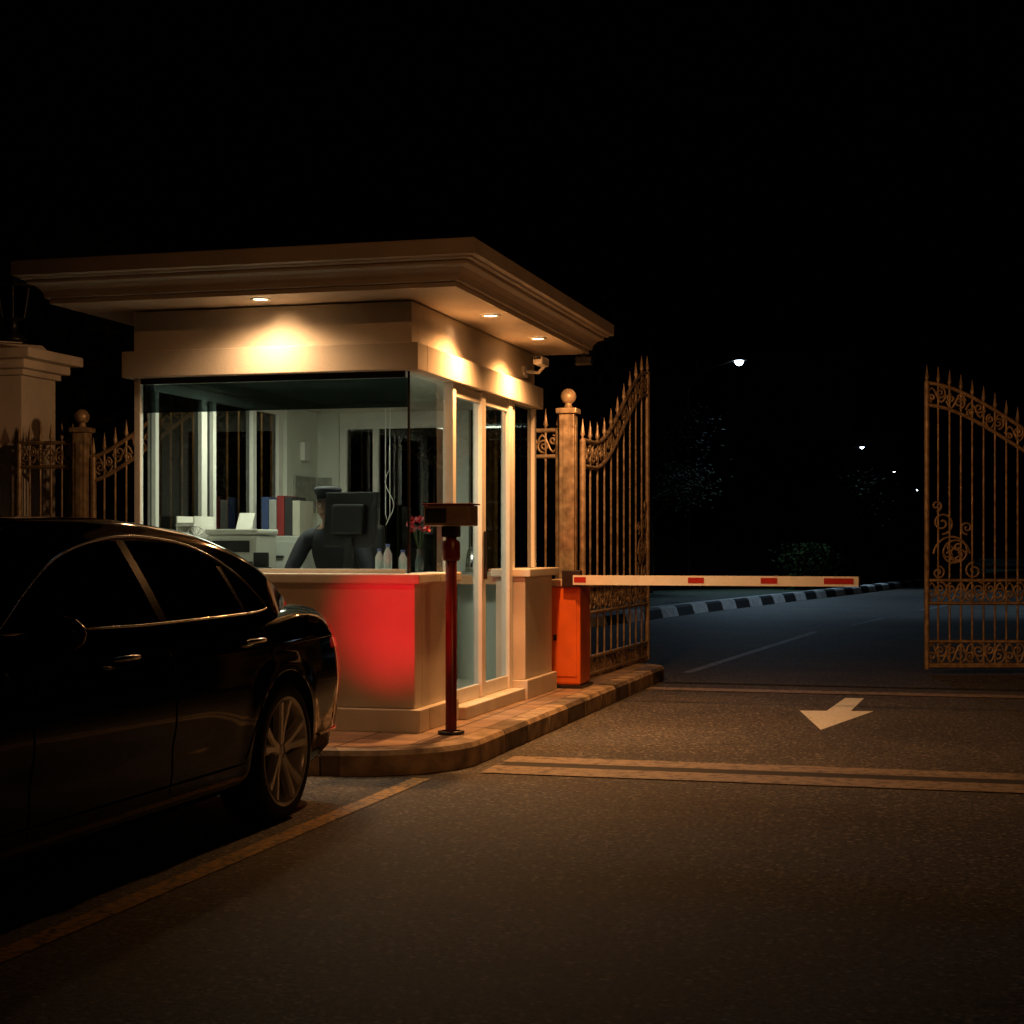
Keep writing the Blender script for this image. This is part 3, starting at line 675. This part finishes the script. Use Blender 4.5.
def flare(u,z):
    f=0
    for wu_ in (1.06,4.2):
        r=math.hypot(u-wu_,z-.355)
        f=max(f,math.exp(-((r-.40)/.055)**2)*.012 if z>.3 else 0)
    if .3<u<4.6:
        f+=.008*math.exp(-((z-(.86-.012*(u-2)))/.018)**2)-.012*math.exp(-((z-.50)/.07)**2)*min(1,max(0,(u-1.6)/.3))*min(1,max(0,(3.7-u)/.3))
    return f
def sect(u):
    w=interp(wt,u);zt=interp(ztt,u);zb=interp(zbt,u)
    H=zt-zb
    pr=[(0,0),(.5,0),(.84,.0),(.925,.02),(.955,.06),(.965,.13),(.972,.2),(.980,.26),(.985,.32),(.992,.38),(.997,.44),(1.0,.5),(1.0,.55),(1.0,.6),(.998,.66),(.995,.71),(.993,.745),(.989,.775),(.985,.80),(.980,.82),(.974,.845),(.955,.885),(.925,.93),(.885,.965),(.82,.985),(.6,1.0),(.3,1.012),(0,1.016)]
    return [(w*a+(flare(u,zb+H*b) if a>.9 else 0),zb+H*b) for a,b in pr]
us=[]
u=0
while u<LEN:
    us.append(u); u+= .012 if u<.12 else (.03 if u<.5 else (.025 if (.55<u<1.6 or 3.7<u<4.7) else .05))
us.append(LEN)
V=[];F=[];MI=[]
for u in us:
    s=sect(u); full=s+[(-a,b) for a,b in reversed(s[1:-1])]
    ring=len(full)
    for a,b in full: V.append((CX+a,CY-(u+uoff(u,b)),b))
for i in range(len(us)-1):
    for k in range(ring):
        q=(i*ring+k,(i+1)*ring+k,(i+1)*ring+(k+1)%ring,i*ring+(k+1)%ring)
        F.append(q)
        zc=sum(V[j][2] for j in q)/4; xc=sum(V[j][0] for j in q)/4-CX; yc=CY-sum(V[j][1] for j in q)/4
        MI.append(1 if (yc<.40 and .77+yc*.12<zc<.87 and abs(xc)>.35) else 0)
F.append(tuple(range(ring-1,-1,-1))); MI.append(0)
n=(len(us)-1)*ring; F.append(tuple(range(n,n+ring))); MI.append(0)
body=mesh('body_shell',V,F,[M_paint,M_tail,M_black],CAR,True,MI)
bm=bmesh.new(); bm.from_mesh(body.data); bmesh.ops.recalc_face_normals(bm,faces=bm.faces); bm.to_mesh(body.data); bm.free()
WU=[1.06,4.2]; WR=.345
cutters=[]
for wu in WU:
    for sgn in (1,-1):
        c=lathe('cut',[(0,0),(.385,0),(.385,.45),(0,.45)],M_black,None,(CX+(.62 if sgn>0 else -1.07),CY-wu,WR+.01),axis='X',seg=64,smooth=False)
        cutters.append(c)
bpy.context.view_layer.update()
for c in cutters:
    md=body.modifiers.new('b','BOOLEAN'); md.object=c; md.operation='DIFFERENCE'; md.solver='EXACT'
dg=bpy.context.evaluated_depsgraph_get(); newme=bpy.data.meshes.new_from_object(body.evaluated_get(dg))
body.modifiers.clear(); body.data=newme
for c in cutters: bpy.data.objects.remove(c)
for p in body.data.polygons:
    c=p.center; 
    for wu in WU:
        r=math.hypot(c.y-(CY-wu),c.z-(WR+.01))
        nrm=p.normal
        if (r<.3895 and r>.37 and abs(nrm.x)<.05 and abs(c.x-CX)>.6) or (r<.386 and .60<abs(c.x-CX)<.64 and abs(nrm.x)>.9):
            p.material_index=2; p.use_smooth=False
bm=bmesh.new(); bm.from_mesh(body.data)
for e in bm.edges:
    if len(e.link_faces)==2 and (e.link_faces[0].material_index==2)!=(e.link_faces[1].material_index==2): e.smooth=False
bm.to_mesh(body.data); bm.free()
zrt=[(.42,1.055),(.6,1.11),(.73,1.175),(.87,1.255),(1.16,1.365),(1.5,1.43),(2.2,1.475),(2.8,1.465),(3.1,1.41),(3.4,1.27),(3.8,1.03),(3.9,.97)]
vbt=[(.42,.70),(.7,.80),(1.0,.87),(1.5,.895),(2.5,.90),(3.2,.885),(3.6,.84),(3.9,.78)]
ZB=.96
def side_pt(u,z):
    vb=interp(vbt,u); ref=min(1,max(0,(z-ZB)/(1.43-ZB)))
    return vb+( .615-vb)*(ref**1.15)
win=[(3.42,1.03),(3.1,1.185),(2.7,1.32),(2.2,1.385),(1.75,1.37),(1.46,1.315),(1.22,1.2),(1.08,1.07),(1.12,1.035),(1.5,1.025),(2.4,1.02)]
def inside(u,z):
    c=False; n=len(win); j=n-1
    for i in range(n):
        if (win[i][1]>z)!=(win[j][1]>z) and u<(win[j][0]-win[i][0])*(z-win[i][1])/(win[j][1]-win[i][1])+win[i][0]: c=not c
        j=i
    return c
us2=[.42+ (3.9-.42)*i/120 for i in range(121)]
V=[];F=[];MI=[];rows=0
for u in us2:
    zt=interp(zrt,u); e=max(ZB+.005,zt-.045); half=[]
    for k in range(17):
        z=ZB+(e-ZB)*k/16; half.append((side_pt(u,z),z))
    ve=half[-1][0]
    half+= [(ve-.018,e+.016),(ve-.05,e+.029),(ve-.12,e+.038),(ve*.5,zt-.002),(0,zt+.004)]
    full=half+[(-a,b) for a,b in reversed(half[:-1])]; rows=len(full)
    for a,b in full: V.append((CX+a,CY-u,b))
for i in range(120):
    for k in range(rows-1):
        q=(i*rows+k,(i+1)*rows+k,(i+1)*rows+k+1,i*rows+k+1); F.append(q)
        zc=sum(V[j][2] for j in q)/4; u=(us2[i]+us2[i+1])/2
        sidek=k<16 or k>=rows-17
        g=0
        if sidek and inside(u,zc): g=1
        if not sidek and (u<1.2 or u>3.05) : g=1
        MI.append(g)
gh=mesh('greenhouse',V,F,[M_paint,M_cglass],CAR,True,MI)
bm=bmesh.new(); bm.from_mesh(gh.data); bmesh.ops.recalc_face_normals(bm,faces=bm.faces); bm.to_mesh(gh.data); bm.free()
up=smooth_poly([tuple(p) for p in win],5)
for sg,nm in ((1,'l'),(-1,'r')):
    tubes('window_trim_'+nm,[[(CX+sg*(side_pt(p.x,p.y)+.004),CY-p.x,p.y) for p in up]+[(CX+sg*(side_pt(3.42,1.03)+.004),CY-3.42,1.03)]],.006,M_chrome,CAR)
    for uu,w in ((2.2,.035),(1.36,.02)):
        zs=[1.03+.02*i for i in range(18) if inside(uu,1.03+.02*i)]
        V=[];F=[]
        for i,z in enumerate(zs):
            for a in (-w,w):
                uz=uu+a-(z-1.03)*(.12 if uu<2 else -.03)*-1
                V.append((CX+sg*(side_pt(uz,z)+.003),CY-uz,z))
        for i in range(len(zs)-1): F.append((2*i,2*i+1,2*i+3,2*i+2))
        mesh('pillar_trim',V,F,M_gblack,CAR)
    for uu in (2.63,1.40):
        zz=.90; w=interp(wt,uu)*.985
        hl=[(CX+sg*(w+.004+.022*math.sin(math.pi*i/8)),CY-(uu-.11+.22*i/8),zz+.004*math.sin(math.pi*i/8)) for i in range(9)]
        tubes('door_handle_'+nm,[(hl,[.7,1,1.1,1.1,1.1,1.1,1.1,1,.7])],.011,M_chrome,CAR)
    V=[];F=[];nu,nv=14,10
    mc=Vector((CX+sg*1.02,CY-3.28,1.03))
    for i in range(nu):
        a=2*math.pi*i/nu
        for j in range(nv+1):
            b=math.pi*j/nv
            V.append(mc+Vector((math.sin(b)*math.cos(a)*.105,math.cos(b)*.07,math.sin(b)*math.sin(a)*.07)))
    for i in range(nu):
        for j in range(nv): F.append((i*(nv+1)+j,((i+1)%nu)*(nv+1)+j,((i+1)%nu)*(nv+1)+j+1,i*(nv+1)+j+1))
    mesh('mirror_'+nm,V,F,M_paint,CAR,True)
    tubes('mirror_arm_'+nm,[[(CX+sg*.86,CY-3.32,.99),(CX+sg*.97,CY-3.3,1.0)]],.022,M_paint,CAR)
    seams=[]
    for uu in (2.22,3.32):
        s=sect(uu); seams.append([(CX+sg*(a+.0005),CY-uu,b) for a,b in s[5:22]])
    rear=[]
    for k in range(13):
        b=.36+.05*k
        uu=1.22+ .28*max(0,min(1,(.75-b)/.4))**.6*1.0
        ss=sect(uu); 
        for j in range(len(ss)-1):
            if ss[j][1]<=b<=ss[j+1][1] and j>3:
                t=(b-ss[j][1])/(ss[j+1][1]-ss[j][1]+1e-9); rear.append((CX+sg*(ss[j][0]+(ss[j+1][0]-ss[j][0])*t+.0005),CY-uu,b)); break
    if len(rear)>2: seams.append(rear)
    tubes('door_seams_'+nm,seams,.0035,M_black,CAR,1)
    tubes('sill_trim_'+nm,[[(CX+sg*(interp(wt,u_)*.972+.004),CY-u_,.335) for u_ in [1.5+.1*i for i in range(23)]]],.004,M_gblack,CAR)
    tubes('rear_bumper_trim_'+nm,[[(CX+sg*(interp(wt,u_)*.968+.006),CY-(u_+uoff(u_,.36)),.37) for u_ in [.04+.05*i for i in range(11)]]],.007,M_chrome,CAR)
for wu in WU:
    for sg in (1,-1):
        wx=CX+sg*.945
        Wt=[(.25,-.02),(.262,0.0),(.30,.004),(.325,-.004),(.341,-.03),(.345,-.07),(.345,-.19),(.335,-.22),(.25,-.235)]
        lathe('tyre',[(r,sg*h) for r,h in Wt],M_tyre,CAR,(wx,CY-wu,WR),axis='X',seg=64)
        lathe('rim_lip',[(r,sg*h) for r,h in [(.268,.001),(.262,.004),(.246,-.006),(.240,-.04),(.235,-.20)]],M_rim,CAR,(wx,CY-wu,WR),axis='X',seg=64)
        lathe('rim_back',[(r,sg*h) for r,h in [(.235,-.15),(.0,-.15)]],M_black,CAR,(wx,CY-wu,WR),axis='X',seg=32)
        lathe('brake_disc',[(r,sg*h) for r,h in [(.17,-.13),(.17,-.12),(.06,-.12)]],M_disc,CAR,(wx,CY-wu,WR),axis='X',seg=32)
        lathe('hub',[(r,sg*h) for r,h in [(.06,-.06),(.052,-.03),(.03,-.024),(0,-.022)]],M_rim,CAR,(wx,CY-wu,WR),axis='X',seg=24)
        V=[];F=[]
        for k in range(5):
            for off in (-.165,.165):
                a=2*math.pi*k/5+.3
                rr=[(.035,.026,a+off*.9),(.12,.021,a+off*.85),(.247,.027,a+off*1.25)]
                n=len(V)
                for r,w,aa in rr:
                    d=Vector((0,math.cos(aa),math.sin(aa)));t=Vector((0,-math.sin(aa),math.cos(aa)))
                    h=-.03 if r<.1 else (-.022 if r<.2 else -.006)
                    c=Vector((wx+sg*h,CY-wu,WR))+d*r
                    V+=[c-t*w,c-t*w*.5+Vector((sg*.008,0,0)),c+t*w*.5+Vector((sg*.008,0,0)),c+t*w,c+t*w-Vector((sg*.03,0,0)),c-t*w-Vector((sg*.03,0,0))]
                for i in range(2):
                    for q in range(6): F.append((n+6*i+q,n+6*i+(q+1)%6,n+6*i+6+(q+1)%6,n+6*i+6+q))
        mesh('spokes',V,F,M_rim,CAR)
box('licence_plate',CX-.26,CX+.26,CY-.005,CY+.006,.60,.71,M_frame,CAR,.003)
box('underbody',CX-.7,CX+.7,CY-4.9,CY-.3,.19,.28,M_black,CAR)
spot('tail_lamp_light',(CX+.82,CY+.04,.84),(-3.50,10.0,.86),72,(1,.002,.02),42,1,.03,CAR)

# ------------------------------------------------------------------ street lamps
COOL=(.50,.76,1)
def lamp(px,py,hx,hy,hz,e,hp,ls=1.0,col=COOL,tgt=None,size=110):
    G=empty('street_lamp',(px,py,0))
    lathe('pole',[(.11,0),(.11,.3),(.07,.32),(.05,hp)],M_pole,G,(px,py,0),seg=16)
    tubes('arm',[[(px,py,hp-.02),(px+(hx-px)*.4,py+(hy-py)*.4,hp+(hz-hp)*.72),(hx,hy,hz+.04)]],.025,M_pole,G)
    sx=1 if hx>px else -1
    box('head',min(hx-.1*sx,hx+.4*sx),max(hx-.1*sx,hx+.4*sx),hy-.14,hy+.14,hz+.03,hz+.12,M_pole,G,.03)
    lathe('lens',[(0,hz-.12*ls),(.08*ls,hz-.09*ls),(.13*ls,hz-.02),(.14*ls,hz+.029)],M_led if col==COOL else M_down,G,(hx+.15*sx,hy,0),seg=20)
    t=tgt or (hx+4.5,hy-5,0)
    if e: spot('lamp_light',(hx+.15*sx,hy,hz-.16*ls),t,e,col,size,.8,.15,G)
lamp(-8.05,49.6,-6.7,50,6.9,1200,6.15,1.0)
lamp(-7.2,95,-5.7,95.6,6.9,400,6.3,.75)
lamp(-6.6,127.5,-5.2,128,6.9,250,6.3,.75)
lamp(-7.0,153.5,-5.7,154,6.9,200,6.3,.7)
lamp(-6.0,170.5,-4.6,171,6.9,200,6.3,.9)
lamp(8.3,36,6.8,35.6,6.9,900,6.3,1,COOL,(-2.0,36,0),72)  # added cool lamp outside the frame, lights the striped kerb
lamp(9.5,-3.0,8.0,-2.6,7.2,1300,6.6,1,(1,.40,.12),(-1.8,15,1.8),44)  # added warm lamp behind the camera, fills gates and booth front

# ------------------------------------------------------------------ vegetation
def tree(name,x,y,h,r,n=2200,ls=.16,lm=None):
    G=empty(name,(x,y,0)); random.seed(int(x*13+y*7))
    lines=[([(x,y,0),(x+.08,y,h*.25),(x-.05,y+.05,h*.5),(x,y,h*.85)],[1.3,1,.7,.2])]
    cl=[]
    for i in range(11):
        a=i*2.4; z0=h*(.35+.04*i); ln=r*random.uniform(.5,1.0)
        e=(x+math.cos(a)*ln,y+math.sin(a)*ln,z0+h*random.uniform(.08,.3))
        lines.append(([(x,y,z0),((x+e[0])/2,(y+e[1])/2,z0+(e[2]-z0)*.6),e],[.5,.35,.1])); cl.append(Vector(e))
    cl.append(Vector((x,y,h*.95)))
    tubes('trunk_and_limbs',lines,h*.022,M_bark,G,2)
    V=[];F=[]
    for i in range(n):
        c=random.choice(cl); d=Vector((random.gauss(0,1),random.gauss(0,1),random.gauss(0,.75)))*r*.24
        p=c+d; a=Vector((random.uniform(-1,1),random.uniform(-1,1),random.uniform(-.6,.6))).normalized()*ls; b=a.cross(Vector((random.uniform(-1,1),random.uniform(-1,1),1))).normalized()*ls*.45
        k=len(V); V+=[p-a,p+b,p+a,p-b]; F.append((k,k+1,k+2,k+3))
    mesh('crown',V,F,lm or M_leaf,G)
tree('roadside_tree',-14,58,8,3.5,3200,.2); tree('roadside_tree',-9.5,70,6,2.6,2500,.16,M_leaf); tree('roadside_tree',-6.8,80,4.2,1.6,2000)
tree('roadside_tree',14,60,9,4,3200,.22); tree('roadside_tree',-20,34,8,3.5,2800,.2); tree('roadside_tree',-10.0,110,8,3.5,2500,.22)
tree('roadside_tree',-8.6,46.0,5.4,1.7,6500,.07,M_leafd); tree('young_tree',-4.6,58,3.3,1.0,3500,.06,M_leaf); tree('young_tree',-3.6,68,3.4,1.1,2600,.08)
tree('roadside_tree',-7.2,92,6.5,2.4,2600,.16); tree('roadside_tree',-3.5,118,7,2.6,2600,.18)
def hedge(name,pts,h,w,n,ls=.09,lm=None):
    V=[];F=[];G=empty(name,(pts[0][0],pts[0][1],0))
    P=[Vector(p) for p in pts]
    for i in range(n):
        k=random.randrange(len(P)-1); t=random.random(); c=P[k].lerp(P[k+1],t)
        hh=h*(.85+.25*math.sin(c.y*1.7)*math.sin(c.y*.6))
        p=Vector((c.x+random.gauss(0,w*.4),c.y+random.gauss(0,.15),random.uniform(0.02,hh)))
        a=Vector((random.uniform(-1,1),random.uniform(-1,1),random.uniform(-1,1))).normalized()*ls; b=a.orthogonal().normalized()*ls*.5
        q=len(V); V+=[p-a,p+b,p+a,p-b]; F.append((q,q+1,q+2,q+3))
    mesh('hedge_leaves',V,F,lm or M_leaf,G)
hedge('hedge',[(-4.8,50),(-3.7,55),(-2.8,62),(-1.8,70),(.3,82)],1.35,.9,14000,.08,M_leafd)
hedge('hedge',[(-12,44),(-9,50),(-8,56)],1.5,.9,9000,.08,M_leafd)
hedge('shrub',[(-9.5,28),(-9.0,32)],.9,.9,1600)

Bd=empty('apartment_block',(-18,190,0))
M_bld=mat('building_facade',(.2,.2,.2),.8,var=.15,scale=.3)
box('block',-26,-12,185,200,0,22,M_bld,Bd)
box('block_step',-11.99,-7,187,200,0,14,M_bld,Bd)
box('parapet',-26.3,-11.7,184.7,200.3,22.02,22.8,M_bld,Bd)
M_wd=mat('dark_windows',(.01,.012,.015),.1,var=0)
for i in range(6):
    for j in range(6): box('window',-25+i*2.2,-23.7+i*2.2,184.9,184.99,2+j*3.2,3.6+j*3.2,M_wd,Bd)

# ------------------------------------------------------------------ world, moon, camera
w=bpy.data.worlds.new('World'); S.world=w; w.use_nodes=True
N=w.node_tree.nodes; bg=N['Background']; sk=N.new('ShaderNodeTexSky'); sk.sky_type='NISHITA'; sk.sun_disc=False; sk.sun_elevation=rad(-4); sk.sun_rotation=rad(200)
w.node_tree.links.new(sk.outputs[0],bg.inputs[0]); bg.inputs[1].default_value=.0035
sl=bpy.data.lights.new('moon','SUN'); sl.energy=.002; sl.angle=rad(.5); sl.color=(.7,.8,1)
so=bpy.data.objects.new('moon',sl); C.objects.link(so); so.rotation_euler=(rad(50),0,rad(200))
cam=bpy.data.cameras.new('camera'); co=bpy.data.objects.new('camera',cam); C.objects.link(co)
cam.sensor_width=36; cam.lens=1650/1024*36; cam.shift_y=33/1024; cam.clip_end=2000
co.location=(0,0,1.35); co.rotation_euler=(rad(90),0,rad(15.3))
S.camera=co
S.view_settings.view_transform='Standard'; S.view_settings.look='None'; S.view_settings.exposure=0
